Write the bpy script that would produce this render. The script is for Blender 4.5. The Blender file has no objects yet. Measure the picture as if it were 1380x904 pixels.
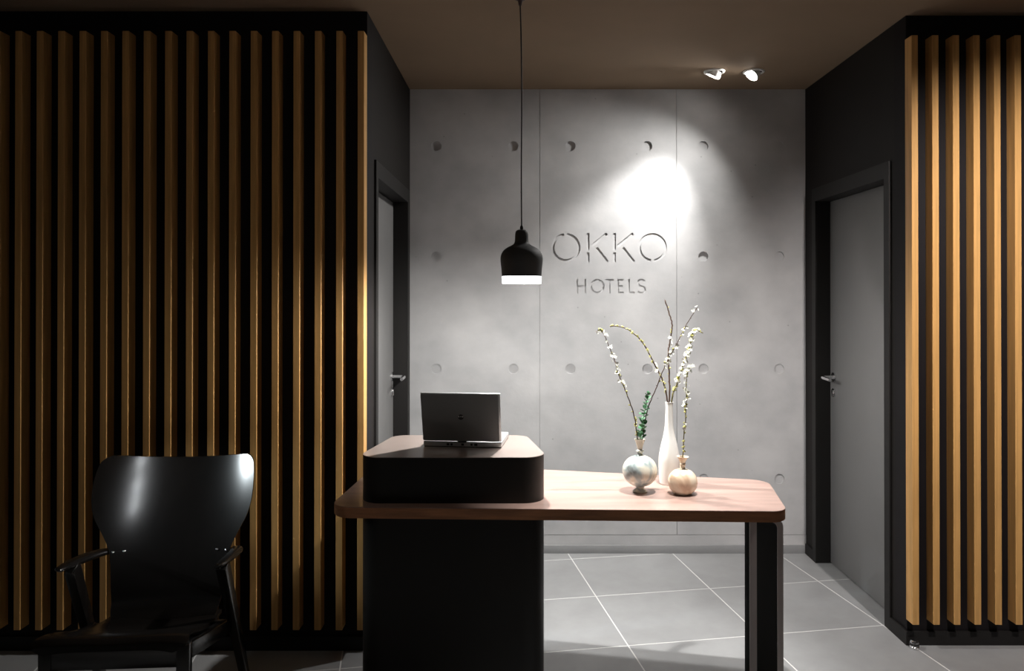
import bpy, bmesh, math, random
from mathutils import Vector, Matrix
R = math.radians
C = bpy.context.scene.collection
random.seed(7)

# ------------------------------------------------------------------ camera, world, exposure
H = 1.481                                   # eye height
F = 1000.0                                  # focal length in pixels of a 1380 x 904 frame
PITCH = 0.25
cam = bpy.data.cameras.new('camera'); camo = bpy.data.objects.new('camera', cam); C.objects.link(camo)
cam.sensor_width = 36; cam.sensor_fit = 'HORIZONTAL'; cam.lens = F / 1380 * 36
camo.location = (0, 0, H); camo.rotation_euler = (R(90 + PITCH), 0, 0)
cam.shift_x = (690 - 705) / 1380
cam.shift_y = -(452 - (400 - F * math.tan(R(PITCH)))) / 1380
cam.clip_start = 0.05
bpy.context.scene.camera = camo
W = bpy.data.worlds.new('world'); bpy.context.scene.world = W; W.use_nodes = True
W.node_tree.nodes['Background'].inputs[0].default_value = (1.0, 0.93, 0.85, 1)
W.node_tree.nodes['Background'].inputs[1].default_value = 0.012
vs = bpy.context.scene.view_settings
vs.view_transform = 'Standard'; vs.look = 'None'; vs.exposure = 0.12; vs.gamma = 1; vs.use_curve_mapping = False

P_WALL_SPOT, P_DESK_SPOT, P_PENDANT, P_TABLE_SPOT, P_SLAT_FILL = 150, 84, 60, 280, 2.0
P_RIGHT_DOWN, P_GLINT_LEFT, P_GLINT_FRONT = 225, 560, 22

# ------------------------------------------------------------------ room dimensions
YB = 4.3; XL = -0.658; XR = 1.638; ZC = 2.685
YFL = 3.125; YFR = 3.172                    # planes of the slatted walls left and right

# ------------------------------------------------------------------ materials
def mat(name, col, rough=0.5, metal=0.0, spec=0.5, noise=0.0, nscale=6.0, stretch=(1, 1, 1), bump=0.0, bscale=60.0,
        emit=None, estr=0.0, coat=0.0, col2=None):
    m = bpy.data.materials.new(name); m.use_nodes = True
    nt = m.node_tree; b = nt.nodes['Principled BSDF']
    b.inputs['Base Color'].default_value = (*col, 1); b.inputs['Roughness'].default_value = rough
    b.inputs['Metallic'].default_value = metal; b.inputs['Specular IOR Level'].default_value = spec
    b.inputs['Coat Weight'].default_value = coat; b.inputs['Coat Roughness'].default_value = 0.12
    tc = nt.nodes.new('ShaderNodeTexCoord'); mp = nt.nodes.new('ShaderNodeMapping')
    mp.inputs['Scale'].default_value = stretch
    nt.links.new(tc.outputs['Object'], mp.inputs['Vector'])
    if noise or col2:
        n = nt.nodes.new('ShaderNodeTexNoise'); n.inputs['Scale'].default_value = nscale
        n.inputs['Detail'].default_value = 6; n.inputs['Roughness'].default_value = 0.6
        nt.links.new(mp.outputs[0], n.inputs['Vector'])
        r = nt.nodes.new('ShaderNodeValToRGB')
        lo = tuple(max(0, c * (1 - noise)) for c in col); hi = col2 or tuple(min(1, c * (1 + noise)) for c in col)
        r.color_ramp.elements[0].position = 0.32; r.color_ramp.elements[0].color = (*lo, 1)
        r.color_ramp.elements[1].position = 0.68; r.color_ramp.elements[1].color = (*hi, 1)
        nt.links.new(n.outputs['Fac'], r.inputs[0]); nt.links.new(r.outputs[0], b.inputs['Base Color'])
    if bump:
        n2 = nt.nodes.new('ShaderNodeTexNoise'); n2.inputs['Scale'].default_value = bscale; n2.inputs['Detail'].default_value = 4
        bp = nt.nodes.new('ShaderNodeBump'); bp.inputs['Strength'].default_value = bump; bp.inputs['Distance'].default_value = 0.004
        nt.links.new(mp.outputs[0], n2.inputs['Vector'])
        nt.links.new(n2.outputs['Fac'], bp.inputs['Height']); nt.links.new(bp.outputs[0], b.inputs['Normal'])
    if emit:
        b.inputs['Emission Color'].default_value = (*emit, 1); b.inputs['Emission Strength'].default_value = estr
    return m

def concrete_material():
    m = mat('cast_concrete', (0.40, 0.40, 0.41), 0.62, spec=0.3)
    nt = m.node_tree; b = nt.nodes['Principled BSDF']
    tc = next(n for n in nt.nodes if n.type == 'TEX_COORD')
    def noise(scale, detail, st=(1, 1, 1)):
        mp = nt.nodes.new('ShaderNodeMapping'); mp.inputs['Scale'].default_value = st
        nt.links.new(tc.outputs['Object'], mp.inputs['Vector'])
        n = nt.nodes.new('ShaderNodeTexNoise'); n.inputs['Scale'].default_value = scale; n.inputs['Detail'].default_value = detail
        nt.links.new(mp.outputs[0], n.inputs['Vector']); return n
    big = noise(2.2, 5); streak = noise(5.0, 8, (1, 1, 1.2)); fine = noise(45, 3)
    mix = nt.nodes.new('ShaderNodeMix'); mix.data_type = 'FLOAT'; mix.inputs[0].default_value = 0.5
    nt.links.new(big.outputs['Fac'], mix.inputs[2]); nt.links.new(streak.outputs['Fac'], mix.inputs[3])
    r = nt.nodes.new('ShaderNodeValToRGB')
    r.color_ramp.elements[0].position = 0.3; r.color_ramp.elements[0].color = (0.37, 0.375, 0.385, 1)
    r.color_ramp.elements[1].position = 0.7; r.color_ramp.elements[1].color = (0.56, 0.56, 0.565, 1)
    nt.links.new(mix.outputs[0], r.inputs[0])
    # air-bubble pores
    v = nt.nodes.new('ShaderNodeTexVoronoi'); v.inputs['Scale'].default_value = 9
    nt.links.new(tc.outputs['Object'], v.inputs['Vector'])
    pr = nt.nodes.new('ShaderNodeValToRGB'); pr.color_ramp.elements[0].position = 0.03; pr.color_ramp.elements[0].color = (0.7, 0.7, 0.7, 1)
    pr.color_ramp.elements[1].position = 0.05; pr.color_ramp.elements[1].color = (1, 1, 1, 1)
    nt.links.new(v.outputs['Distance'], pr.inputs[0])
    mul = nt.nodes.new('ShaderNodeMix'); mul.data_type = 'RGBA'; mul.blend_type = 'MULTIPLY'; mul.inputs[0].default_value = 1
    nt.links.new(r.outputs[0], mul.inputs[6]); nt.links.new(pr.outputs[0], mul.inputs[7])
    nt.links.new(mul.outputs[2], b.inputs['Base Color'])
    bp = nt.nodes.new('ShaderNodeBump'); bp.inputs['Strength'].default_value = 0.12; bp.inputs['Distance'].default_value = 0.004
    nt.links.new(fine.outputs['Fac'], bp.inputs['Height']); nt.links.new(bp.outputs[0], b.inputs['Normal'])
    return m

M = {}
M['concrete'] = concrete_material()
M['tile'] = mat('grey_stoneware', (0.29, 0.296, 0.302), 0.42, noise=0.10, nscale=3.5, stretch=(1, 1, 1), bump=0.05, bscale=40)
M['grout'] = mat('pale_grout', (0.66, 0.66, 0.655), 0.9)
M['skirting_tile'] = mat('grey_skirting', (0.27, 0.276, 0.282), 0.5, noise=0.08, nscale=5)
M['ceiling'] = mat('brown_ceiling_paint', (0.23, 0.165, 0.11), 0.85, spec=0.2, noise=0.05, nscale=2)
M['black_wall'] = mat('black_wall_paint', (0.012, 0.0102, 0.0092), 0.65, spec=0.2, noise=0.08, nscale=4)
M['black_panel'] = mat('black_backing_board', (0.008, 0.0065, 0.0075), 0.65, spec=0.2, noise=0.1, nscale=4)
M['frame'] = mat('black_door_frame', (0.014, 0.013, 0.0125), 0.55, spec=0.25, noise=0.05, nscale=8)
M['door'] = mat('grey_door_paint', (0.20, 0.20, 0.20), 0.5, noise=0.04, nscale=3)
M['wood'] = mat('oak_slat', (0.60, 0.335, 0.115), 0.5, spec=0.35, noise=0.18, nscale=5, stretch=(9, 9, 0.5), bump=0.05, bscale=40)
M['chrome'] = mat('brushed_chrome', (0.75, 0.75, 0.76), 0.22, metal=1.0)
M['rubber'] = mat('black_rubber', (0.02, 0.02, 0.02), 0.8)
M['walnut_top'] = mat('walnut_top', (0.36, 0.245, 0.21), 0.32, spec=0.9, noise=0.16, nscale=4, stretch=(0.7, 7, 7), bump=0.04, bscale=60)
M['walnut_edge'] = mat('walnut_edge', (0.42, 0.18, 0.08), 0.42, noise=0.3, nscale=6, stretch=(1, 1, 9))
M['pedestal'] = mat('dark_bronze_lacquer', (0.011, 0.0095, 0.008), 0.5, spec=0.35, noise=0.05, nscale=4)
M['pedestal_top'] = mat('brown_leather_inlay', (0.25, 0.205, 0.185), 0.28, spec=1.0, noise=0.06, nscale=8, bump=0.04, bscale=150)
M['leg_black'] = mat('matt_black_steel', (0.008, 0.007, 0.006), 0.85, spec=0.05, noise=0.05, nscale=5)
M['steel'] = mat('taupe_steel', (0.58, 0.51, 0.49), 0.5, metal=0.0, noise=0.04, nscale=6)
M['chair'] = mat('black_lacquered_plywood', (0.006, 0.005, 0.0045), 0.22, spec=0.8, noise=0.2, nscale=8, stretch=(5, 5, 0.5), coat=0.0)
M['lamp_shade'] = mat('black_enamel', (0.032, 0.034, 0.036), 0.65, spec=0.3, noise=0.05, nscale=5)
M['lamp_inner'] = mat('white_enamel', (0.85, 0.85, 0.83), 0.4, noise=0.02, nscale=5)
M['lamp_ring'] = mat('lit_opal_ring', (0.9, 0.9, 0.9), 0.5, emit=(0.96, 0.99, 1.0), estr=4.0)
M['bulb'] = mat('lit_bulb', (1, 1, 1), 0.4, emit=(1.0, 0.98, 0.95), estr=20.0)
M['cord'] = mat('black_textile_cord', (0.010, 0.008, 0.008), 0.7)
M['cap'] = mat('dark_red_brown_hook', (0.03, 0.012, 0.012), 0.5)
M['spot_white'] = mat('white_spot_metal', (0.75, 0.74, 0.72), 0.4, noise=0.02, nscale=5)
M['spot_dark'] = mat('dark_spot_cavity', (0.03, 0.028, 0.026), 0.6)
M['spot_lens'] = mat('lit_spot_lens', (1, 1, 1), 0.4, emit=(1.0, 0.96, 0.90), estr=25.0)
M['laptop_lid'] = mat('dark_grey_aluminium', (0.19, 0.192, 0.196), 0.42, metal=0.0, noise=0.04, nscale=6)
M['laptop_edge'] = mat('silver_aluminium', (0.62, 0.63, 0.64), 0.35, metal=0.6, noise=0.03, nscale=6)
M['laptop_black'] = mat('black_laptop_plastic', (0.012, 0.012, 0.012), 0.5)
M['emblem_mark'] = mat('grey_emblem_mark', (0.5, 0.5, 0.5), 0.4)
M['screen'] = mat('dark_screen_glass', (0.01, 0.011, 0.013), 0.15)
M['white_ceramic'] = mat('white_ceramic', (0.80, 0.80, 0.78), 0.30, spec=0.5, noise=0.02, nscale=6)
M['bark'] = mat('brown_twig_bark', (0.085, 0.050, 0.035), 0.75, noise=0.35, nscale=60)
M['bark_green'] = mat('green_brown_twig_bark', (0.16, 0.14, 0.05), 0.75, noise=0.35, nscale=60)
M['petal'] = mat('white_petal', (0.86, 0.87, 0.78), 0.6, noise=0.04, nscale=90)
M['bud'] = mat('yellow_green_bud', (0.48, 0.47, 0.16), 0.6, noise=0.25, nscale=90)
M['euca'] = mat('eucalyptus_leaf', (0.045, 0.19, 0.075), 0.55, noise=0.35, nscale=45)
M['euca_stem'] = mat('eucalyptus_stem', (0.08, 0.14, 0.06), 0.6)

def marbled(name, base, blotch, dark, s1, s2):
    m = mat(name, base, 0.32)
    nt = m.node_tree; b = nt.nodes['Principled BSDF']; tc = next(n for n in nt.nodes if n.type == 'TEX_COORD')
    n = nt.nodes.new('ShaderNodeTexNoise'); n.inputs['Scale'].default_value = s1; n.inputs['Detail'].default_value = 3
    n.inputs['Distortion'].default_value = 0.8
    nt.links.new(tc.outputs['Object'], n.inputs['Vector'])
    r = nt.nodes.new('ShaderNodeValToRGB'); e = r.color_ramp.elements
    e[0].position = 0.30; e[0].color = (*dark, 1); e[1].position = 0.62; e[1].color = (*base, 1)
    k = e.new(0.42); k.color = (*blotch, 1); k = e.new(0.52); k.color = (*base, 1)
    nt.links.new(n.outputs['Fac'], r.inputs[0]); nt.links.new(r.outputs[0], b.inputs['Base Color'])
    return m
M['vase_marble'] = marbled('marbled_cream_ceramic', (0.74, 0.71, 0.60), (0.36, 0.43, 0.43), (0.09, 0.09, 0.09), 12, 5)
M['vase_peach'] = marbled('peach_cream_ceramic', (0.80, 0.70, 0.56), (0.72, 0.55, 0.40), (0.5, 0.33, 0.22), 9, 5)

# ------------------------------------------------------------------ helpers
def link(name, me, material=None, parent=None, loc=None, smooth=False):
    o = bpy.data.objects.new(name, me); C.objects.link(o)
    if material: me.materials.append(material)
    if parent: o.parent = parent
    if loc: o.location = loc
    if smooth:
        for p in me.polygons: p.use_smooth = True
    return o
def tag(o, label=None, cat=None, group=None, kind=None):
    if label: o['label'] = label
    if cat: o['category'] = cat
    if group: o['group'] = group
    if kind: o['kind'] = kind
    return o
def empty(name, loc, rz=0, **kw):
    o = bpy.data.objects.new(name, None); C.objects.link(o); o.location = loc; o.rotation_euler = (0, 0, rz)
    o.empty_display_size = 0.05
    return tag(o, **kw)
def bm_obj(name, bm, material, parent=None, loc=None, smooth=False, autosmooth=None):
    bmesh.ops.recalc_face_normals(bm, faces=bm.faces)
    me = bpy.data.meshes.new(name); bm.to_mesh(me); bm.free()
    o = link(name, me, material, parent, loc, smooth)
    if autosmooth:
        for p in me.polygons: p.use_smooth = True
        me.set_sharp_from_angle(angle=R(autosmooth))
    return o
def box(bm, x0, x1, y0, y1, z0, z1, mtx=None):
    v = [bm.verts.new(Vector((x, y, z)) if mtx is None else mtx @ Vector((x, y, z)))
         for x in (x0, x1) for y in (y0, y1) for z in (z0, z1)]
    for f in ((0, 1, 3, 2), (4, 6, 7, 5), (0, 4, 5, 1), (2, 3, 7, 6), (0, 2, 6, 4), (1, 5, 7, 3)):
        bm.faces.new([v[i] for i in f])
    return v
def bevel(bm, w, seg=2):
    bmesh.ops.bevel(bm, geom=list(bm.edges), offset=w, segments=seg, affect='EDGES', profile=0.5)
def box_obj(name, x0, x1, y0, y1, z0, z1, m, parent=None, bev=0.0, loc=None, seg=2):
    bm = bmesh.new(); box(bm, x0, x1, y0, y1, z0, z1)
    bmesh.ops.recalc_face_normals(bm, faces=bm.faces)
    if bev: bevel(bm, bev, seg)
    return bm_obj(name, bm, m, parent, loc, autosmooth=40 if bev else None)
def boxes_obj(name, rects, m, parent=None):
    bm = bmesh.new()
    for r in rects: box(bm, *r)
    return bm_obj(name, bm, m, parent)
def lathe(bm, prof, n=32, center=(0, 0, 0), closed=False):
    rings = []
    for r, z in prof:
        if r < 1e-6: rings.append([bm.verts.new((center[0], center[1], center[2] + z))])
        else: rings.append([bm.verts.new((center[0] + r * math.cos(2 * math.pi * i / n), center[1] + r * math.sin(2 * math.pi * i / n), center[2] + z)) for i in range(n)])
    for a, b in zip(rings, rings[1:]):
        for i in range(n):
            j = (i + 1) % n
            if len(a) == 1 and len(b) == 1: continue
            if len(a) == 1: bm.faces.new((a[0], b[i], b[j]))
            elif len(b) == 1: bm.faces.new((a[i], a[j], b[0]))
            else: bm.faces.new((a[i], a[j], b[j], b[i]))
def lathe_obj(name, prof, m, parent=None, loc=None, n=32, sharp=35):
    bm = bmesh.new(); lathe(bm, prof, n); return bm_obj(name, bm, m, parent, loc, autosmooth=sharp)
def catmull(pts, k=6):
    pts = [Vector(p) for p in pts]; out = []
    ext = [pts[0] * 2 - pts[1]] + pts + [pts[-1] * 2 - pts[-2]]
    for i in range(1, len(ext) - 2):
        p0, p1, p2, p3 = ext[i - 1:i + 3]
        for s in range(k):
            t = s / k
            out.append(0.5 * ((2 * p1) + (p2 - p0) * t + (2 * p0 - 5 * p1 + 4 * p2 - p3) * t * t + (3 * p1 - p0 - 3 * p2 + p3) * t ** 3))
    out.append(pts[-1]); return out
def tube(bm, pts, rad, n=8, cap=True, flat=1.0):
    pts = [Vector(p) for p in pts]; rings = []
    if not callable(rad):
        r0 = rad; rad = lambda t: r0
    up = None
    for i, p in enumerate(pts):
        d = (pts[min(i + 1, len(pts) - 1)] - pts[max(i - 1, 0)]).normalized()
        if up is None: up = Vector((0, 0, 1)) if abs(d.z) < 0.9 else Vector((1, 0, 0))
        a = d.cross(up).normalized(); b = a.cross(d).normalized(); up = b
        r = rad(i / max(1, len(pts) - 1))
        rings.append([bm.verts.new(p + a * r * math.cos(2 * math.pi * k / n) + b * r * flat * math.sin(2 * math.pi * k / n)) for k in range(n)])
    for A, B in zip(rings, rings[1:]):
        for k in range(n): bm.faces.new((A[k], A[(k + 1) % n], B[(k + 1) % n], B[k]))
    if cap: bm.faces.new(rings[0]); bm.faces.new(rings[-1])
def rounded(poly, rads, seg=8):
    out = []; n = len(poly)
    for i in range(n):
        p = Vector(poly[i]); a = (Vector(poly[i - 1]) - p).normalized(); b = (Vector(poly[(i + 1) % n]) - p).normalized()
        r = rads[i] if isinstance(rads, (list, tuple)) else rads
        if r <= 0: out.append(tuple(p)); continue
        ang = a.angle(b); t = r / math.tan(ang / 2); c = p + (a + b).normalized() * (r / math.sin(ang / 2))
        s = p + a * t - c; e = p + b * t - c
        a0 = math.atan2(s.y, s.x); a1 = math.atan2(e.y, e.x); d = (a1 - a0 + math.pi) % (2 * math.pi) - math.pi
        for k in range(seg + 1):
            q = a0 + d * k / seg; out.append((c.x + r * math.cos(q), c.y + r * math.sin(q)))
    return out
def prism(bm, poly, z0, z1):
    lo = [bm.verts.new((x, y, z0)) for x, y in poly]; hi = [bm.verts.new((x, y, z1)) for x, y in poly]
    n = len(poly); bm.faces.new(lo[::-1]); bm.faces.new(hi)
    for i in range(n): bm.faces.new((lo[i], lo[(i + 1) % n], hi[(i + 1) % n], hi[i]))
def prism_obj(name, poly, z0, z1, m, parent=None, bev=0.0):
    bm = bmesh.new(); prism(bm, poly, z0, z1)
    if bev:
        bmesh.ops.recalc_face_normals(bm, faces=bm.faces)
        es = [e for e in bm.edges if abs(e.verts[0].co.z - e.verts[1].co.z) < 1e-6]
        bmesh.ops.bevel(bm, geom=es, offset=bev, segments=2, affect='EDGES')
    return bm_obj(name, bm, m, parent, autosmooth=35)
def place(u, v, Y):                          # point of the room seen at image (u, v) at distance Y
    return Vector(((u - 705) / F * Y, Y, H - (v - 400) / F * Y))
def spot_lamp(name, loc, target, power, size, blend, radius, col=(1, 1, 1)):
    l = bpy.data.lights.new(name, 'SPOT'); o = bpy.data.objects.new(name, l); C.objects.link(o)
    l.energy = power; l.spot_size = R(size); l.spot_blend = blend; l.shadow_soft_size = radius; l.color = col
    o.location = loc; o.rotation_euler = (Vector(target) - Vector(loc)).to_track_quat('-Z', 'Y').to_euler()
    return o

# ------------------------------------------------------------------ the setting: floor of tiles
def struct(o, label, cat): return tag(o, label, cat, kind='structure')
floor = struct(box_obj('floor', -7.5, 4.0, -2.6, 4.6, -0.08, -0.0009, M['grout']), 'grey square tiled floor with pale joints', 'floor')
TU, TV, TA = 0.5965, 0.527, R(9.4)
u = Vector((math.cos(TA), math.sin(TA), 0)); v = Vector((math.sin(TA), -math.cos(TA), 0))
O0 = Vector((0.3607, 3.680, 0))
bm = bmesh.new(); gp = 0.0026
box(bm, gp, TU - gp, -TV + gp, -gp, -0.012, 0.0)
bmesh.ops.recalc_face_normals(bm, faces=bm.faces)
bmesh.ops.bevel(bm, geom=[e for e in bm.edges if e.verts[0].co.z > -0.001 and e.verts[1].co.z > -0.001], offset=0.0012, segments=1, affect='EDGES')
tile_me = bpy.data.meshes.new('tile'); bmesh.ops.recalc_face_normals(bm, faces=bm.faces); bm.to_mesh(tile_me); bm.free(); tile_me.materials.append(M['tile'])
for i in range(-6, 6):
    for j in range(-3, 6):
        p = O0 + u * (i * TU) + v * (j * TV); c = p + u * TU / 2 + v * TV / 2
        inside = (XL - 0.25 < c.x < XR + 0.25 and c.y < YB + 0.45) or c.y < 3.35
        if not inside or c.y < 1.3 or abs(c.x) > 3.1: continue
        o = bpy.data.objects.new('tile', tile_me); C.objects.link(o); o.parent = floor; o.location = p; o.rotation_euler = (0, 0, TA)

struct(box_obj('ceiling', -7.5, 4.0, -2.6, 4.6, ZC, ZC + 0.1, M['ceiling']), 'dark brown painted ceiling', 'ceiling')

# back wall: cast concrete, three panels with tie holes, engraved name
wall_back = struct(box_obj('wall_back', XL - 0.1, XR + 0.1, YB + 0.010, YB + 0.12, 0, ZC, M['concrete']), 'pale cast concrete wall with tie holes and engraved hotel name', 'wall')
KB = YB / F
def wx(u): return (u - 705) * KB
def wz(v): return H - (v - 400) * KB
DEP = 0.010
def panel(name, x0, x1, z0, z1, contours, depth=0.010):
    cu = bpy.data.curves.new(name, 'CURVE'); cu.dimensions = '2D'; cu.fill_mode = 'BOTH'; cu.extrude = depth / 2
    for pts in [[(x0, z0), (x1, z0), (x1, z1), (x0, z1)]] + contours:
        s = cu.splines.new('POLY'); s.points.add(len(pts) - 1); s.use_cyclic_u = True
        for q, (x, z) in zip(s.points, pts): q.co = (x, z, 0, 1)
    t = bpy.data.objects.new('t', cu); C.objects.link(t)
    dg = bpy.context.evaluated_depsgraph_get(); dg.update()
    me = bpy.data.meshes.new_from_object(t.evaluated_get(dg)); bpy.data.objects.remove(t); bpy.data.curves.remove(cu)
    me.transform(Matrix.Translation((0, YB + depth / 2, 0)) @ Matrix.Rotation(R(90), 4, 'X'))
    me.name = name; me.materials.clear()
    return link(name, me, M['concrete'], wall_back)
def circle(u0, v0, r, n=28): return [(wx(u0) + r * math.cos(2 * math.pi * i / n), wz(v0) + r * math.sin(2 * math.pi * i / n)) for i in range(n)]
def pxpoly(pts): return [(wx(a), wz(b)) for a, b in pts]
def arc_stroke(cx, cy, r, w, a0, a1, n=48):
    o = []
    for s, rr in ((1, r), (-1, r - w)):
        A = [a0 + (a1 - a0) * i / n for i in range(n + 1)]
        for a in (A if s > 0 else A[::-1]): o.append((cx + rr * math.cos(R(a)), cy - rr * math.sin(R(a))))
    return pxpoly(o)
def line_stroke(a, b, w):
    d = Vector((b[0] - a[0], b[1] - a[1])).normalized(); nrm = Vector((-d.y, d.x)) * w / 2
    return pxpoly([(a[0] + nrm.x, a[1] + nrm.y), (b[0] + nrm.x, b[1] + nrm.y), (b[0] - nrm.x, b[1] - nrm.y), (a[0] - nrm.x, a[1] - nrm.y)])
def path_stroke(pts, w):
    P = [Vector((a, b, 0)) for a, b in pts]; L = []; Rr = []
    for i, p in enumerate(P):
        d = (P[min(i + 1, len(P) - 1)] - P[max(i - 1, 0)]).normalized(); nrm = Vector((-d.y, d.x, 0)) * w / 2
        L.append((p + nrm)[:2]); Rr.append((p - nrm)[:2])
    return pxpoly(L + Rr[::-1])
SW = 3.6
letters = [arc_stroke(763, 333.2, 19.3, SW, 100, 100 + 345), arc_stroke(879.5, 333.2, 19.3, SW, 278, 278 + 345)]
for s, a, b in ((792.7, 818.0, 819.0), (828.3, 853.4, 854.6)):
    letters += [line_stroke((s, 314), (s, 336.5), SW), line_stroke((s, 340), (s, 353), SW)]
    letters += [line_stroke((s + 4.2, 331.5), (a, 314.5), SW), line_stroke((s + 11.5, 333.5), (b, 352.5), SW)]
t = 2.3
def H_(x0, x1, y0, y1):
    m = (y0 + y1) / 2
    return pxpoly([(x0, y0), (x0 + t, y0), (x0 + t, m - t / 2), (x1 - t, m - t / 2), (x1 - t, y0), (x1, y0), (x1, y1), (x1 - t, y1), (x1 - t, m + t / 2), (x0 + t, m + t / 2), (x0 + t, y1), (x0, y1)])
y0, y1 = 375.8, 395.0
letters.append(H_(777, 790, y0, y1))
letters += [arc_stroke(805.2, 385.4, 9.6, t, 0, 358)]
letters.append(pxpoly([(816, y0), (827, y0), (827, y0 + t), (821.5 + t / 2, y0 + t), (821.5 + t / 2, y1), (821.5 - t / 2, y1), (821.5 - t / 2, y0 + t), (816, y0 + t)]))
ym = 385.2
letters.append(pxpoly([(832, y0), (840.5, y0), (840.5, y0 + t), (832 + t, y0 + t), (832 + t, ym - t / 2), (839.5, ym - t / 2), (839.5, ym + t / 2), (832 + t, ym + t / 2), (832 + t, y1 - t), (840.5, y1 - t), (840.5, y1), (832, y1)]))
letters.append(pxpoly([(846.5, y0), (846.5 + t, y0), (846.5 + t, y1 - t), (855.5, y1 - t), (855.5, y1), (846.5, y1)]))
sp = [(864.6 + 4.6 * math.cos(R(a)), 380.9 - 4.4 * math.sin(R(a))) for a in range(25, 256, 15)]
sp += [(864.4 + 5.2 * math.cos(R(a)), 390.0 - 4.4 * math.sin(R(a))) for a in range(75, -156, -15)]
letters.append(path_stroke(sp, t))
seams = (XL, wx(727.5), wx(912), XR)
rows = (196.5, 345.5, 497, 645); RH = 0.029
zp = wz(720)
cols = ((588, 692), (769, 872.5), (948, 1050))
for k in range(3):
    cs = [circle(uu, vv, RH) for uu in cols[k] for vv in rows if not (k == 1 and vv == 345.5)]
    if k == 1: cs += letters
    panel('concrete_panel', seams[k] + 0.0012, seams[k + 1] - 0.0012, zp + 0.001, ZC, cs)
box_obj('letter_ground', wx(738), wx(904), YB + 0.0042, YB + 0.010, wz(399), wz(310), M['concrete'], wall_back)
box_obj('plinth', XL, XR, YB + 0.001, YB + 0.009, 0.0, zp - 0.001, M['concrete'], wall_back)
struct(box_obj('baseboard_back', XL, XR, YB - 0.010, YB + 0.001, 0.0, 0.047, M['skirting_tile'], bev=0.001), 'low grey tile skirting along the concrete wall', 'baseboard')

# side walls of the alcove with door openings, and slatted front walls
TW = 0.14; PR = 0.010
def side_wall(side, X, yf, o0, o1):
    s = -1 if side == 'left' else 1
    xs = sorted((X, X + s * TW))
    zo = 2.087
    struct(boxes_obj('wall_' + side, [(*xs, yf + 0.1, o0, 0, ZC), (*xs, o1, YB + 0.012, 0, ZC), (*xs, o0, o1, zo, ZC)], M['black_wall']),
           'black painted alcove wall with the %s' % ('narrow door behind the laptop desk' if s < 0 else 'door beside the table leg'), 'wall')
def door(n, X, s, o0, o1, label):
    # o0..o1: outside of the frame along the depth of the wall; the leaf sits 0.073 behind the wall face
    d = empty('door_%d' % n, (X, (o0 + o1) / 2, 0)); struct(d, label, 'door'); yc = (o0 + o1) / 2
    def xx(a, b): return sorted((s * a, s * b))
    fw = 0.047; zi = 2.014; zo = 2.087
    boxes_obj('door_frame', [(*xx(-PR, 0.11), o0 - yc, o0 - yc + fw, 0, zo), (*xx(-PR, 0.11), o1 - yc - fw, o1 - yc, 0, zo),
                             (*xx(-PR, 0.11), o0 - yc + fw, o1 - yc - fw, zi, zo)], M['frame'], d)
    boxes_obj('door_stop_bead', [(*xx(0.111, 0.12), o0 - yc, o1 - yc, 0.0, zo)], M['frame'], d)
    leaf = box_obj('door_leaf', *xx(0.073, 0.109), o0 - yc + fw + 0.002, o1 - yc - fw - 0.002, 0.006, zi - 0.003, M['door'], d, bev=0.001)
    hy = o1 - yc - fw - 0.055; hz = 1.040; face = s * 0.073
    bm = bmesh.new()
    def discx(y, z, r, h):
        tube(bm, [(face, y, z), (face - s * h, y, z)], r, 20)
    discx(hy, hz, 0.026, 0.008)
    tube(bm, [(face, hy, hz), (face - s * 0.045, hy, hz)], 0.010, 12)
    pts = catmull([(face - s * 0.035, hy, hz), (face - s * 0.064, hy - 0.006, hz), (face - s * 0.074, hy - 0.03, hz), (face - s * 0.076, hy - 0.075, hz - 0.001), (face - s * 0.076, hy - 0.125, hz - 0.003)], 5)
    tube(bm, pts, lambda q: 0.0105 - 0.002 * q, 12)
    bm_obj('door_handle', bm, M['chrome'], leaf, autosmooth=40)
    bm = bmesh.new(); discx(hy, hz - 0.085, 0.024, 0.008); tube(bm, [(face - s * 0.006, hy, hz - 0.08), (face - s * 0.014, hy, hz - 0.08)], 0.009, 12)
    box(bm, *sorted((face - s * 0.006, face - s * 0.014)), hy - 0.005, hy + 0.005, hz - 0.105, hz - 0.085)
    bm_obj('key_escutcheon', bm, M['chrome'], leaf, autosmooth=40)
    return d
LO = (3.276, 4.222); RO = (3.303, 4.183)
side_wall('left', XL, YFL, *LO); side_wall('right', XR, YFR, *RO)
door(1, XL, -1, *LO, 'grey door in a deep black frame on the wall behind the laptop')
door(2, XR, 1, *RO, 'grey door in a deep black frame on the wall next to the light wood slats')

SLW = 0.027
def slat_wall(side, x0, x1, yw, yfront, first, pitch, n, sgn, label):
    w = struct(box_obj('wall_front_' + side, x0, x1, yw, yw + 0.1, 0, ZC, M['black_panel']), label, 'wall')
    bm = bmesh.new(); box(bm, 0, SLW, 0, yw - yfront, 0.106, 2.582)
    bmesh.ops.recalc_face_normals(bm, faces=bm.faces); bevel(bm, 0.0012, 1)
    me = bpy.data.meshes.new('slat'); bmesh.ops.recalc_face_normals(bm, faces=bm.faces); bm.to_mesh(me); bm.free(); me.materials.append(M['wood'])
    for i in range(n):
        o = bpy.data.objects.new('slat', me); C.objects.link(o); o.parent = w
        o.location = (first + sgn * i * pitch, yfront, 0)
slat_wall('left', -7.5, XL, YFL, 3.067, XL - SLW, 0.0886, 23, -1, 'black wall covered with golden wooden slats behind the black chair')
slat_wall('right', XR, 4.0, YFR, 3.117, XR - 0.004, 0.0868, 11, 1, 'black wall covered with pale orange wooden slats beside the right door')
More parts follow.
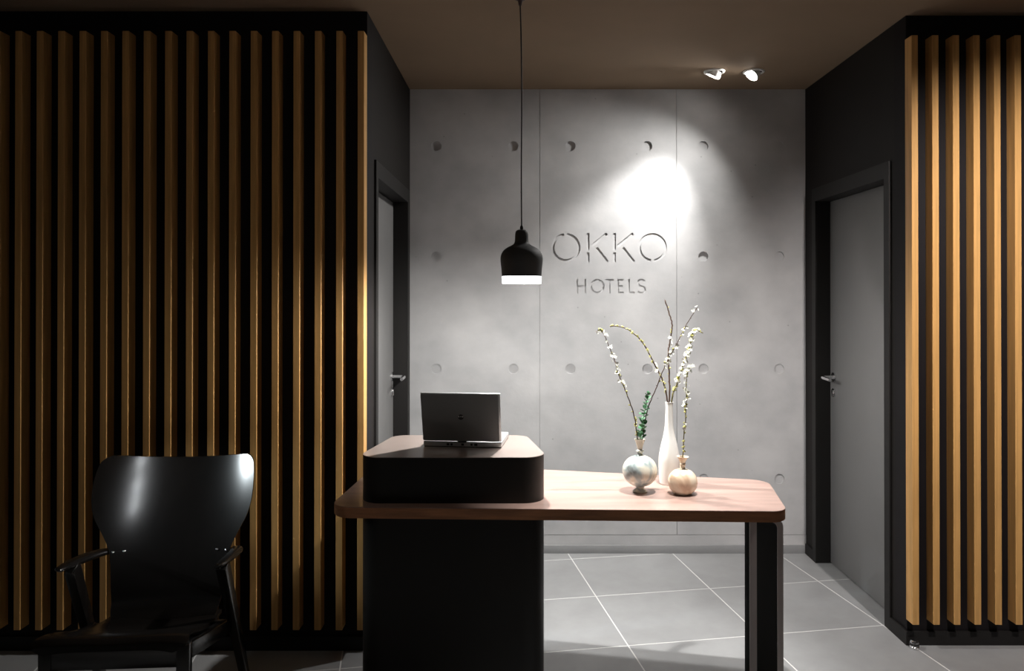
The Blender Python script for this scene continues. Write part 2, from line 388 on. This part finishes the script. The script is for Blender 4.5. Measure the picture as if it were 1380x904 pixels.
struct(boxes_obj('baseboard_left', [(-7.5, XL + 0.010, YFL - 0.012, YFL - 0.0005, 0, 0.058), (XL, XL + 0.010, YFL - 0.0005, LO[0] - 0.001, 0, 0.058), (XL, XL + 0.010, LO[1] + 0.001, YB - 0.011, 0, 0.058)], M['frame']),
       'low black baseboard under the golden slats behind the chair', 'baseboard')
struct(boxes_obj('baseboard_right', [(XR - 0.010, 4.0, YFR - 0.012, YFR - 0.0005, 0, 0.058), (XR - 0.010, XR, YFR - 0.0005, RO[0] - 0.001, 0, 0.058), (XR - 0.010, XR, RO[1] + 0.001, YB - 0.011, 0, 0.058)], M['frame']),
       'low black baseboard under the pale slats by the right door', 'baseboard')

# ------------------------------------------------------------------ reception desk
TT = 0.775; TH = 0.038
desk = empty('reception_desk', (0.1, 2.75, 0), label='long walnut reception table with dark raised pedestal and steel legs', cat='desk')
def rel(poly): return [(x - 0.1, y - 2.75) for x, y in poly]
top_poly = rounded(rel([(-0.655, 2.497), (0.872, 2.446), (0.942, 2.862), (0.09, 3.037), (-0.62, 3.10)]), [0.075, 0.06, 0.07, 0.6, 0.12], 10)
# table top: walnut slab whose upper face is a lighter, satin surface
bm = bmesh.new(); prism(bm, top_poly, TT - TH, TT - 0.002)
bmesh.ops.recalc_face_normals(bm, faces=bm.faces)
bmesh.ops.bevel(bm, geom=[e for e in bm.edges if e.verts[0].co.z < TT - TH + 1e-5 and e.verts[1].co.z < TT - TH + 1e-5], offset=0.003, segments=2, affect='EDGES')
table_top = bm_obj('table_top', bm, M['walnut_edge'], desk, autosmooth=35)
o = prism_obj('top_surface', top_poly, TT - 0.002, TT, M['walnut_top'], table_top, bev=0.0008); o['label'] = 'satin reddish brown veneer'
PT = 0.932
ped_poly = rounded(rel([(-0.575, 2.540), (0.088, 2.540), (0.012, 2.950), (-0.510, 2.950)]), [0.075, 0.075, 0.06, 0.06], 10)
pedestal = prism_obj('pedestal_base', ped_poly, 0.0, TT - TH, M['pedestal'], desk)
riser = prism_obj('pedestal_riser', ped_poly, TT, PT - 0.002, M['pedestal'], desk)
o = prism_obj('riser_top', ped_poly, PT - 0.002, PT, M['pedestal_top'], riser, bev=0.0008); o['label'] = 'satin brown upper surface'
# front leg: plate bent over at the top, running back under the table edge
def bent_leg(x_out, thick, foot, yr0, yr1, r):
    zt = TT - TH
    prof_o = [(x_out, 0)] + [(x_out - r + r * math.cos(R(a)), zt - r + r * math.sin(R(a))) for a in range(0, 91, 15)] + [(x_out - foot, zt)]
    ri = r
    xi = x_out - thick
    prof_i = [(x_out - foot, zt - 0.008)] + [(xi - ri + ri * math.cos(R(a)), zt - 0.008 - ri + ri * math.sin(R(a))) for a in range(90, -1, -15)] + [(xi, 0)]
    P = prof_o + prof_i
    bm = bmesh.new()
    A = [bm.verts.new((x - 0.1, yr0 - 2.75, z)) for x, z in P]; B = [bm.verts.new((x - 0.1, yr1 - 2.75, z)) for x, z in P]
    n = len(P); bm.faces.new(A); bm.faces.new(B[::-1])
    for i in range(n): bm.faces.new((A[i], B[i], B[(i + 1) % n], A[(i + 1) % n]))
    return bm
leg = bm_obj('leg', bent_leg(0.868, 0.019, 0.09, 2.483, 2.700, 0.022), M['leg_black'], desk, autosmooth=30)
bm_obj('edge_band', bent_leg(0.868, 0.019, 0.09, 2.479, 2.483, 0.022), M['steel'], leg, autosmooth=30)['label'] = 'taupe steel front edge'
leg = box_obj('leg', 0.840 - 0.1, 0.873 - 0.1, 2.759 - 2.75, 2.82 - 2.75, 0, TT - TH, M['leg_black'], desk, bev=0.002)
box_obj('edge_band', 0.840 - 0.1, 0.873 - 0.1, 2.755 - 2.75, 2.759 - 2.75, 0, TT - TH, M['steel'], leg)['label'] = 'taupe steel front edge'

# ------------------------------------------------------------------ laptop on the riser
LW, LD = 0.290, 0.205
lap = empty('laptop', (-0.222, 2.712, PT), R(-6), label='dark grey open laptop seen from behind on the raised pedestal', cat='laptop')
bm = bmesh.new(); box(bm, -LW / 2, LW / 2, 0, LD, 0.002, 0.022); bmesh.ops.recalc_face_normals(bm, faces=bm.faces); bevel(bm, 0.003)
base = bm_obj('base', bm, M['laptop_edge'], lap, autosmooth=40)
box_obj('underside', -LW / 2 + 0.004, LW / 2 - 0.002, 0.001, LD - 0.004, 0.0, 0.008, M['laptop_black'], base)
bm = bmesh.new()
box(bm, -LW / 2 + 0.02, LW / 2 - 0.02, 0.035, 0.125, 0.0215, 0.0225)
keyb = bm_obj('keyboard', bm, M['laptop_black'], base)
for a, b in ((-0.058, -0.048), (-0.044, -0.036), (-0.004, 0.006), (0.030, 0.038), (0.044, 0.056)):
    box_obj('port', a, b, -0.0008, 0.003, 0.006, 0.014, M['laptop_black'], base)
ang = R(14)
lid_m = Matrix.Translation((0, 0.004, 0.0245)) @ Matrix.Rotation(ang, 4, 'X')
bm = bmesh.new(); box(bm, -LW / 2, LW / 2, -0.009, 0.0, 0.0, 0.187); bmesh.ops.recalc_face_normals(bm, faces=bm.faces); bevel(bm, 0.003)
bmesh.ops.transform(bm, matrix=lid_m, verts=bm.verts)
lid = bm_obj('lid', bm, M['laptop_edge'], lap, autosmooth=40)
bm = bmesh.new(); prism(bm, rounded([(-LW / 2 + 0.001, 0.002), (LW / 2 - 0.007, 0.002), (LW / 2 - 0.007, 0.184), (-LW / 2 + 0.001, 0.184)], 0.006, 5), 0, 0.0022)
bmesh.ops.transform(bm, matrix=lid_m @ Matrix.Translation((0, -0.009, 0)) @ Matrix.Rotation(R(90), 4, 'X'), verts=bm.verts)
o = bm_obj('back_cover', bm, M['laptop_lid'], lid, autosmooth=35); o['label'] = 'dark grey metal back cover'
bm = bmesh.new(); box(bm, -LW / 2 + 0.012, LW / 2 - 0.012, -0.0002, 0.0006, 0.014, 0.176); bmesh.ops.transform(bm, matrix=lid_m, verts=bm.verts)
bm_obj('screen', bm, M['screen'], lid)
bm = bmesh.new(); tube(bm, [(0, -0.0112, 0.096), (0, -0.0118, 0.096)], 0.0105, 24); bmesh.ops.transform(bm, matrix=lid_m, verts=bm.verts)
bm_obj('emblem', bm, M['laptop_black'], lid)
bm = bmesh.new()
for dx, w, z0, z1 in ((-0.0072, 0.0022, 0.0955, 0.1005), (0.0, 0.0018, 0.0965, 0.0995), (0.0068, 0.0024, 0.0955, 0.1005)):
    box(bm, dx - w, dx + w, -0.0122, -0.0116, z0, z1)
bmesh.ops.transform(bm, matrix=lid_m, verts=bm.verts); bm_obj('emblem_marks', bm, M['emblem_mark'], lid)
bm = bmesh.new(); box(bm, -0.016, 0.016, -0.006, 0.008, 0.018, 0.030); bmesh.ops.recalc_face_normals(bm, faces=bm.faces); bevel(bm, 0.003)
bm_obj('swivel_hinge', bm, M['laptop_black'], lap, autosmooth=40)

# ------------------------------------------------------------------ vases
def hollow(prof, th=0.0025, depth=0.05):
    top_r, top_z = prof[-1]
    inner = []
    for r, z in reversed(prof):
        if z < top_z - depth: break
        inner.append((max(0.002, r - th), z if z < top_z - 1e-6 else top_z))
    return prof + inner + [(0.0, inner[-1][1])]
V1 = Vector((0.4237, 2.695, TT)); V2 = Vector((0.5525, 2.81, TT)); V3 = Vector((0.573, 2.668, TT))
def smoothprof(p, k=5):
    q = catmull([(r, z, 0) for r, z in p], k); return [(max(0, c.x), c.y) for c in q]
prof = [(0.0, 0.0), (0.026, 0.0)] + smoothprof([(0.027, 0.003), (0.019, 0.009), (0.0135, 0.016), (0.018, 0.0215)], 4) \
    + [(0.0633 * math.cos(R(a)), 0.076 + 0.0572 * math.sin(R(a))) for a in range(-68, 81, 8)] \
    + smoothprof([(0.0095, 0.1345), (0.0090, 0.142), (0.0145, 0.146), (0.0145, 0.149), (0.0088, 0.153), (0.0105, 0.162), (0.0155, 0.179), (0.0205, 0.190)], 4)
v1 = lathe_obj('round_vase', hollow(prof), M['vase_marble'], loc=V1, n=40, sharp=60)
tag(v1, 'round marbled cream vase on a small foot, holding green eucalyptus', 'vase')
prof = [(0.0, 0.0), (0.034, 0.0)] + smoothprof([(0.036, 0.003), (0.0385, 0.03), (0.0397, 0.075), (0.0385, 0.105), (0.031, 0.145), (0.0215, 0.185), (0.0165, 0.22), (0.0142, 0.26), (0.0135, 0.295), (0.0148, 0.308)], 5)
v2 = lathe_obj('bottle_vase', hollow(prof, 0.002, 0.12), M['white_ceramic'], loc=V2, n=40, sharp=60)
tag(v2, 'tall slender white ceramic bottle vase standing between the two round vases', 'vase')
prof = [(0.0, 0.0), (0.028, 0.0)] + smoothprof([(0.031, 0.002), (0.045, 0.016), (0.0518, 0.038), (0.049, 0.060), (0.036, 0.078), (0.022, 0.0855), (0.020, 0.087)], 5) \
    + smoothprof([(0.0105, 0.088), (0.0085, 0.095), (0.0110, 0.106), (0.0095, 0.110), (0.0130, 0.120), (0.0215, 0.133)], 4)
v3 = lathe_obj('squat_vase', hollow(prof, 0.0025, 0.03), M['vase_peach'], loc=V3, n=40, sharp=60)
tag(v3, 'squat peach cream vase with flared neck, holding one blossoming twig', 'vase')

# ------------------------------------------------------------------ blossoming branches
def flower(bm, c, size, nrm):
    q = nrm.to_track_quat('Z', 'Y').to_matrix(); off = random.random() * 6
    for k in range(5):
        a = off + 2 * math.pi * k / 5
        def P(r, da, z): return bm.verts.new(c + q @ Vector((r * math.cos(a + da), r * math.sin(a + da), z)) * size)
        f = [P(0.05, 0, 0), P(0.45, -0.62, 0.10), P(0.95, -0.32, 0.30), P(1.0, 0.32, 0.30), P(0.45, 0.62, 0.10)]
        bm.faces.new(f)
def blob(bm, c, r, d):
    m = Matrix.Translation(c) @ d.to_track_quat('Z', 'Y').to_matrix().to_4x4() @ Matrix.Diagonal((r, r, r * 1.6, 1))
    bmesh.ops.create_icosphere(bm, subdivisions=1, radius=1, matrix=m)
def branch(name, img, Y0, Y1, r0, r1, label, flowers, buds, bark='bark', side=None):
    n = len(img)
    pts = [place(a, b, Y0 + (Y1 - Y0) * i / (n - 1)) for i, (a, b) in enumerate(img)]
    if side: pts = [Vector(side)] + pts
    org = pts[0].copy(); path = catmull([p - org for p in pts], 7)
    e = empty(name, org, label=label, cat='branch')
    jit = [p + Vector((random.uniform(-1, 1), random.uniform(-1, 1), 0)) * (0.0012 if 2 < i < len(path) - 1 else 0) for i, p in enumerate(path)]
    bm = bmesh.new(); tube(bm, jit, lambda t: r0 + (r1 - r0) * t, 7)
    # nodes and stubby spurs
    for i in range(6, len(jit), 3):
        d = Vector((random.uniform(-1, 1), random.uniform(-1, 1), 0.6)).normalized()
        tube(bm, [jit[i], jit[i] + d * random.uniform(0.004, 0.008)], lambda t: 0.0016 - 0.0008 * t, 5)
    bm_obj('stem', bm, M[bark], e, smooth=True)
    def at(t):
        f = t * (len(jit) - 1); i = min(int(f), len(jit) - 2); return jit[i].lerp(jit[i + 1], f - i)
    bm = bmesh.new(); k = 0
    for t0, t1, cnt in flowers:
        for _ in range(cnt):
            d = Vector((random.uniform(-1, 1), random.uniform(-1, 0.6), random.uniform(-0.5, 0.9))).normalized(); c = at(random.uniform(t0, t1)) + d * random.uniform(0.004, 0.012)
            flower(bm, c, random.uniform(0.0045, 0.0082), (d + Vector((0, -0.5, 0.2))).normalized()); k += 1
    if k: bm_obj('blossoms', bm, M['petal'], e)['kind'] = 'stuff'
    else: bm.free()
    bm = bmesh.new(); k = 0
    for t0, t1, cnt in buds:
        for _ in range(cnt):
            d = Vector((random.uniform(-1, 1), random.uniform(-1, 1), random.uniform(-0.2, 1))).normalized()
            blob(bm, at(random.uniform(t0, t1)) + d * 0.0045, random.uniform(0.0018, 0.0038), d); k += 1
    if k: bm_obj('buds', bm, M['bud'], e)['kind'] = 'stuff'
    else: bm.free()
    return e
S2 = lambda dx, dy, dz=0.20: V2 + Vector((dx, dy, dz))
branch('blossom_branch', [(902, 539), (901.9, 506.6), (900.4, 484), (901.3, 469), (903.2, 457.7), (905.6, 444.5), (905, 433), (900.4, 418), (896.5, 405)], 2.81, 2.80,
       0.0034, 0.0024, 'upright dark bare branch with brown buds in the white bottle vase', [(0.45, 0.6, 5)], [(0.15, 0.35, 6), (0.3, 0.95, 9)], side=S2(0.0, 0.0))
branch('blossom_branch', [(899, 538), (892.8, 512), (883.4, 493.4), (874, 474.6), (862.8, 457.7), (845.8, 443.6), (829.8, 439.3), (822, 440)], 2.805, 2.72,
       0.0032, 0.0014, 'arching branch with yellow buds drooping out of the white bottle vase', [(0.3, 0.42, 4)], [(0.15, 0.5, 22), (0.5, 1.0, 40)], side=S2(-0.003, -0.002))
branch('blossom_branch', [(905, 538), (911.7, 517.9), (919, 495), (928.6, 469), (933.3, 450), (938, 444.5), (947.4, 448.8)], 2.812, 2.84,
       0.0034, 0.0016, 'thick flowered yellow green branch with bent tip in the white bottle vase', [(0.3, 0.88, 60)], [(0.22, 0.95, 90)], bark='bark_green', side=S2(0.003, 0.001))
branch('blossom_branch', [(866, 590), (872, 553.6), (885, 520), (897.5, 489.7), (909.8, 467), (923, 440.8), (939.9, 414.4)], 2.692, 2.66,
       0.0024, 0.0013, 'long straight twig crossing to the right out of the marbled round vase', [(0.52, 0.74, 16), (0.72, 0.9, 5), (0.95, 1.0, 4)], [(0.4, 0.9, 10)], side=V1 + Vector((-0.004, 0, 0.15)))
branch('blossom_branch', [(859, 590), (854.3, 558.3), (843.9, 529), (834.5, 506.6), (825, 476.5), (812.9, 448.3), (808, 444.5)], 2.692, 2.65,
       0.0024, 0.0012, 'long twig with white blossoms leaning left out of the marbled round vase', [(0.45, 0.85, 26), (0.85, 1.0, 5)], [(0.15, 0.8, 30), (0.88, 1.0, 26)], side=V1 + Vector((0.004, 0.002, 0.15)))
branch('blossom_branch', [(919.7, 613), (923.9, 558), (924.8, 525.4), (926.7, 499), (933, 493.4)], 2.668, 2.66,
       0.0022, 0.0012, 'single white flowered twig standing upright in the squat peach vase', [(0.3, 0.6, 14), (0.55, 1.0, 30)], [(0.15, 0.95, 45)], bark='bark_green', side=V3 + Vector((0, 0, 0.105)))
# eucalyptus sprig
eb = V1 + Vector((0.001, -0.003, 0.15)); e = empty('eucalyptus_sprig', eb, label='short sprig of round dark green eucalyptus leaves in the marbled vase', cat='sprig')
path = catmull([p - eb for p in (eb, place(863, 592, 2.69), place(866.5, 566, 2.685), place(870.5, 545, 2.68), place(874, 528, 2.675))], 6)
bm = bmesh.new(); tube(bm, path, lambda t: 0.0018 - 0.001 * t, 6); bm_obj('stem', bm, M['euca_stem'], e, smooth=True)
bm = bmesh.new(); N = 10
c0 = bm.verts.new((0.5, 0, -0.05)); ring = [bm.verts.new((0.5 - 0.5 * math.cos(2 * math.pi * k / N), 0.42 * math.sin(2 * math.pi * k / N), 0.06 * abs(math.sin(2 * math.pi * k / N)))) for k in range(N)]
for k in range(N): bm.faces.new((c0, ring[k], ring[(k + 1) % N]))
lm = bpy.data.meshes.new('leaf'); bm.to_mesh(lm); bm.free(); lm.materials.append(M['euca'])
for p in lm.polygons: p.use_smooth = True
NL = 34
for k in range(NL):
    t = 0.26 + 0.72 * k / (NL - 1); f = t * (len(path) - 1); i = min(int(f), len(path) - 2); p = path[i].lerp(path[i + 1], f - i)
    o = bpy.data.objects.new('leaf', lm); C.objects.link(o); o.parent = e; o.location = p
    a = k * 2.4 + random.uniform(-0.3, 0.3); o.rotation_euler = (random.uniform(-0.5, 0.5), R(random.uniform(-55, -10)), a)
    s = (0.027 - 0.012 * k / NL) * random.uniform(0.85, 1.1); o.scale = (s, s, s)

# ------------------------------------------------------------------ pendant lamp
LP = Vector((-0.006, 2.97, 1.535))
lamp = empty('pendant_lamp', LP, label='black bell shaped pendant lamp with glowing lower rim above the desk', cat='lamp')
prof = smoothprof([(0.0792, 0.028), (0.0815, 0.060), (0.0848, 0.092), (0.083, 0.112), (0.074, 0.130), (0.058, 0.143), (0.042, 0.151), (0.0305, 0.160), (0.027, 0.175), (0.0262, 0.195), (0.0235, 0.208), (0.016, 0.214), (0.008, 0.215)], 5)
inner = [(r - 0.002, z - 0.0005) for r, z in prof if r > 0.03][::-1]
sh = lathe_obj('shade', prof + [(0.0, 0.2155)], M['lamp_shade'], lamp, n=48, sharp=60)
o = lathe_obj('shade_lining', inner, M['lamp_inner'], sh, n=48, sharp=60)
o = lathe_obj('rim_ring', [(0.0760, 0.0), (0.0772, 0.0), (0.0784, 0.006), (0.0795, 0.028), (0.0775, 0.028), (0.0760, 0.0)], M['lamp_ring'], lamp, n=48, sharp=40); o['label'] = 'glowing white lower rim'
lathe_obj('cord_grip', [(0.0, 0.214), (0.0055, 0.214), (0.0070, 0.222), (0.0055, 0.228), (0.0040, 0.2315), (0.0, 0.2315)], M['cord'], lamp, n=16)
lathe_obj('bulb', [(0.0, 0.045), (0.018, 0.049), (0.028, 0.062), (0.030, 0.075), (0.026, 0.092), (0.015, 0.115), (0.013, 0.14), (0.0, 0.14)], M['bulb'], lamp, n=24, sharp=60)
bm = bmesh.new()
tube(bm, catmull([(0, 0, 0.230), (-0.001, 0, 0.45), (0.001, 0, 0.75), (-0.002, 0, 0.98), (-0.006, 0, ZC - LP.z - 0.03)], 8), 0.0028, 8)
bm_obj('cord', bm, M['cord'], lamp, smooth=True)
bm = bmesh.new(); lathe(bm, [(0.0, ZC - LP.z), (0.022, ZC - LP.z), (0.021, ZC - LP.z - 0.012), (0.009, ZC - LP.z - 0.018), (0.006, ZC - LP.z - 0.036), (0.0, ZC - LP.z - 0.036)], 20, (-0.006, 0, 0))
bm_obj('ceiling_rose', bm, M['cap'], lamp, autosmooth=40)
l = bpy.data.lights.new('pendant_light', 'POINT'); lo = bpy.data.objects.new('pendant_light', l); C.objects.link(lo); lo.location = LP + Vector((0, 0, 0.004))
l.energy = P_PENDANT; l.shadow_soft_size = 0.02; l.color = (1.0, 0.97, 0.93)

# ------------------------------------------------------------------ ceiling spots
def ceiling_spot(x, y, target, power, size, blend, label, group=None, col=(1, 0.97, 0.93), tilt=True, lensr=0.036):
    e = empty('ceiling_spot', (x, y, ZC), label=label, cat='spotlight', group=group)
    lathe_obj('trim_ring', [(0.043, 0.0), (0.043, -0.005), (0.047, -0.008), (0.055, -0.006), (0.057, 0.0)], M['spot_white'], e, n=36, sharp=50)
    lathe_obj('cavity', [(0.0, -0.0008), (0.043, -0.0008), (0.043, -0.002)], M['spot_dark'], e, n=36)
    org = Vector((0, 0, -0.006)); d = (Vector(target) - Vector((x, y, ZC))).normalized()
    hd = Vector((d.x, d.y, d.z * 0.9)).normalized() if tilt else Vector((0, 0, -1))
    q = hd.to_track_quat('Z', 'Y').to_matrix().to_4x4(); mtx = Matrix.Translation(org) @ q
    bm = bmesh.new(); lathe(bm, [(0.0, -0.012), (lensr - 0.002, -0.012), (lensr + 0.003, 0.0), (lensr + 0.004, 0.020), (lensr, 0.022), (lensr, 0.017)], 32); bmesh.ops.transform(bm, matrix=mtx, verts=bm.verts)
    head = bm_obj('lamp_head', bm, M['spot_white'], e, autosmooth=50)
    bm = bmesh.new(); lathe(bm, [(0.0, 0.023), (lensr * 0.6, 0.0215), (lensr, 0.018)], 32); bmesh.ops.transform(bm, matrix=mtx, verts=bm.verts)
    bm_obj('lens', bm, M['spot_lens'], head, autosmooth=60)
    p = Vector((x, y, ZC)) + org + hd * 0.034
    spot_lamp('spot_beam', p, target, power, size, blend, 0.025, col)
    return e
ceiling_spot(1.022, 3.96, (0.42, 4.3, 1.22), P_WALL_SPOT, 60, 1.0, 'white tilting ceiling spot above the concrete wall, next to the pendant side', 'twin ceiling spots')
ceiling_spot(1.232, 3.96, (-0.10, 3.55, 1.00), P_DESK_SPOT, 130, 1.0, 'white tilting ceiling spot above the concrete wall, next to the right door', 'twin ceiling spots')
# downlights of the lobby: over table and before pale slats, then added ones
ceiling_spot(0.62, 2.50, (0.50, 2.72, 0.80), P_TABLE_SPOT, 44, 0.9, 'white ceiling downlight above the vases on the table', 'lobby downlights', (1, 0.97, 0.93))
ceiling_spot(1.62, 1.55, (2.05, 3.1, 1.25), P_RIGHT_DOWN, 74, 1.0, 'white ceiling downlight in front of the pale wooden slats', 'lobby downlights', (1, 0.92, 0.88))
ceiling_spot(-0.25, 1.70, (-1.15, 3.07, 0.60), P_SLAT_FILL, 78, 1.0, 'added unseen ceiling downlight lifting the golden slats and laptop lid', 'lobby downlights', (1, 0.86, 0.60))  # added unseen lamp, lifts the left slats and the laptop lid
ceiling_spot(-6.5, 1.45, (-1.10, 2.78, 0.72), P_GLINT_LEFT, 8, 1.0, 'added unseen ceiling spot far left, aimed at the chair backrest', 'lobby downlights', (0.86, 0.96, 1.0))  # added unseen narrow spot, makes the highlight on the backrest's right edge
ceiling_spot(-7.2, 1.15, (-1.10, 2.78, 0.66), P_GLINT_LEFT * 1.2, 7, 1.0, 'second added unseen ceiling spot far left, aimed at the chair backrest', 'lobby downlights', (0.86, 0.96, 1.0))  # second added spot, lengthens that right edge highlight
for k, yy in enumerate((0.60, -0.25, -1.2)):  # row of narrow spots added to draw the left stripe on the backrest
    ceiling_spot(-0.75, yy, (-1.3, 2.75, 0.7), P_GLINT_FRONT * (1, 1.25, 1.7)[k], (15, 12, 9)[k], 1.0,
                 ('added narrow ceiling spot before the black lounge chair', 'middle one of the added narrow ceiling spots aimed at the lounge chair',
                  'farthest of the added narrow ceiling spots aimed at the lounge chair')[k], 'lobby downlights', (0.93, 0.97, 1.0))

# ------------------------------------------------------------------ chair
ch = empty('lounge_chair', (-1.275, 2.50, 0), R(4), label='black lacquered plywood lounge chair with short arms before the golden slats', cat='chair')
def lerp_table(tab, x):
    for (a, b), (c, d) in zip(tab, tab[1:]):
        if x <= c: 
            s = (x - a) / (c - a); s = max(0, min(1, s)); return b + (d - b) * s
    return tab[-1][1]
prof_w = [(q.x, q.y) for q in catmull([(0.318, 0.150, 0), (0.330, 0.172, 0), (0.36, 0.186, 0), (0.43, 0.196, 0), (0.50, 0.203, 0), (0.56, 0.214, 0), (0.62, 0.242, 0), (0.68, 0.272, 0), (0.74, 0.286, 0), (0.80, 0.287, 0), (0.84, 0.283, 0), (0.864, 0.277, 0), (0.878, 0.264, 0), (0.884, 0.246, 0)], 5)]
def shell_y(x, z):
    t = (z - 0.375) / 0.51
    lean = 0.195 + 0.10 * t + 0.085 * t * t - (0.55 * (0.385 - z) if z < 0.385 else 0)
    k = 0.035 + 0.055 * min(1, max(0, t))
    return lean - k * (abs(x) / 0.28) ** 2.2
def shell_mesh(th=0.011, nu=28, nv=44):
    bm = bmesh.new(); G = [[], []]
    z0, z1 = 0.318, 0.884
    for side in (0, 1):
        for j in range(nv + 1):
            zz = z0 + (z1 - z0) * (1 - (1 - j / nv) ** 1.25); hw = lerp_table(prof_w, zz); row = []
            for i in range(nu + 1):
                uu = -1 + 2 * i / nu; x = uu * hw; t = (zz - z0) / (z1 - z0)
                z = zz - 0.021 * (1 - uu * uu) * max(0, t - 0.6) / 0.4
                row.append(bm.verts.new((x, shell_y(x, z) + side * th, z)))
            G[side].append(row)
    for g in G:
        for a, b in zip(g, g[1:]):
            for i in range(nu): bm.faces.new((a[i], a[i + 1], b[i + 1], b[i]))
    loop = lambda g: g[0] + [r[-1] for r in g[1:]] + g[-1][::-1][1:] + [r[0] for r in g[::-1][1:-1]]
    A, B = loop(G[0]), loop(G[1]); n = len(A)
    for i in range(n): bm.faces.new((A[i], A[(i + 1) % n], B[(i + 1) % n], B[i]))
    return bm
bk = bm_obj('backrest', shell_mesh(), M['chair'], ch, autosmooth=50)
def seat_mesh(nu=24, nv=30, th=0.013):
    bm = bmesh.new(); ctr = catmull([(0.215, 0.325, 0), (0.10, 0.338, 0), (-0.05, 0.384, 0), (-0.16, 0.428, 0), (-0.215, 0.440, 0), (-0.240, 0.430, 0), (-0.250, 0.408, 0)], 6); G = [[], []]
    n = len(ctr)
    for side in (0, 1):
        for j, p in enumerate(ctr):
            s = j / (n - 1); hw = 0.185 + 0.048 * min(1, s * 1.3)
            if s > 0.80: hw -= 0.045 * ((s - 0.80) / 0.20) ** 2
            a = ctr[max(0, j - 1)]; b = ctr[min(n - 1, j + 1)]; d = (b - a).normalized(); nr = Vector((d.y, -d.x, 0))
            if nr.y > 0: nr = -nr
            row = []
            for i in range(nu + 1):
                uu = -1 + 2 * i / nu; x = uu * hw; q = p + nr * th * side
                row.append(bm.verts.new((x, q.x, q.y + 0.022 * uu * uu * (1 - s) - 0.010 * abs(uu) ** 6)))
            G[side].append(row)
    for g in G:
        for a, b in zip(g, g[1:]):
            for i in range(nu): bm.faces.new((a[i], a[i + 1], b[i + 1], b[i]))
    loop = lambda g: g[0] + [r[-1] for r in g[1:]] + g[-1][::-1][1:] + [r[0] for r in g[::-1][1:-1]]
    A, B = loop(G[0]), loop(G[1]); m = len(A)
    for i in range(m): bm.faces.new((A[i], A[(i + 1) % m], B[(i + 1) % m], B[i]))
    return bm
bm_obj('seat', seat_mesh(), M['chair'], ch, autosmooth=50)
def beam(bm, a, b, w0, d0, w1, d1):
    a = Vector(a); b = Vector(b); dr = (b - a).normalized(); x = Vector((1, 0, 0)) if abs(dr.x) < 0.9 else Vector((0, 1, 0)); y = dr.cross(x).normalized()
    A = [bm.verts.new(a + x * sx * w0 / 2 + y * sy * d0 / 2) for sx, sy in ((-1, -1), (1, -1), (1, 1), (-1, 1))]
    B = [bm.verts.new(b + x * sx * w1 / 2 + y * sy * d1 / 2) for sx, sy in ((-1, -1), (1, -1), (1, 1), (-1, 1))]
    bm.faces.new(A[::-1]); bm.faces.new(B)
    for i in range(4): bm.faces.new((A[i], A[(i + 1) % 4], B[(i + 1) % 4], B[i]))
def beam_obj(name, a, b, w0, d0, w1, d1, bev=0.004):
    bm = bmesh.new(); beam(bm, a, b, w0, d0, w1, d1); bmesh.ops.recalc_face_normals(bm, faces=bm.faces); bevel(bm, bev)
    return bm_obj(name, bm, M['chair'], ch, autosmooth=40)
for s in (-1, 1):
    beam_obj('leg', (s * 0.205, -0.205, 0.0), (s * 0.205, -0.195, 0.405), 0.032, 0.030, 0.040, 0.036)
    beam_obj('leg', (s * 0.258, 0.285, 0.0), (s * 0.248, 0.03, 0.566), 0.028, 0.030, 0.034, 0.052)
    bm = bmesh.new()
    tube(bm, catmull([(s * 0.205, 0.245, 0.545), (s * 0.232, 0.225, 0.553), (s * 0.250, 0.16, 0.562), (s * 0.256, 0.06, 0.574), (s * 0.256, -0.02, 0.582), (s * 0.254, -0.045, 0.584)], 6),
         lambda t: 0.010 + 0.014 * math.sin(math.pi * min(1, t * 1.12)) ** 0.8 if t < 0.88 else 0.0165 - 0.08 * (t - 0.88), 14, flat=0.55)
    bm_obj('armrest', bm, M['chair'], ch, autosmooth=50)
    beam_obj('side_rail', (s * 0.205, -0.20, 0.372), (s * 0.236, 0.15, 0.305), 0.022, 0.050, 0.022, 0.045)
    for x in (0.165, 0.200):
        bm = bmesh.new(); bmesh.ops.create_uvsphere(bm, u_segments=12, v_segments=8, radius=0.0055, matrix=Matrix.Translation((s * x, shell_y(s * x, 0.553), 0.553)))
        bm_obj('bolt', bm, M['chrome'], bk, smooth=True)
beam_obj('front_rail', (-0.205, -0.20, 0.368), (0.205, -0.20, 0.368), 0.022, 0.070, 0.022, 0.070)
beam_obj('back_rail', (-0.245, 0.14, 0.305), (0.245, 0.14, 0.305), 0.022, 0.045, 0.022, 0.045)

# ------------------------------------------------------------------ chrome door stop at the wall corner
ds = empty('door_stop', (1.648, 3.132, 0), label='small chrome door stop on the floor at the slatted wall corner', cat='door stop')
lathe_obj('stop_body', [(0.0, 0.0), (0.019, 0.0), (0.019, 0.010), (0.0165, 0.013), (0.0165, 0.030), (0.013, 0.036), (0.0, 0.037)], M['chrome'], ds, n=28)
lathe_obj('rubber_ring', [(0.0166, 0.015), (0.0195, 0.016), (0.0195, 0.024), (0.0166, 0.025)], M['rubber'], ds, n=28)
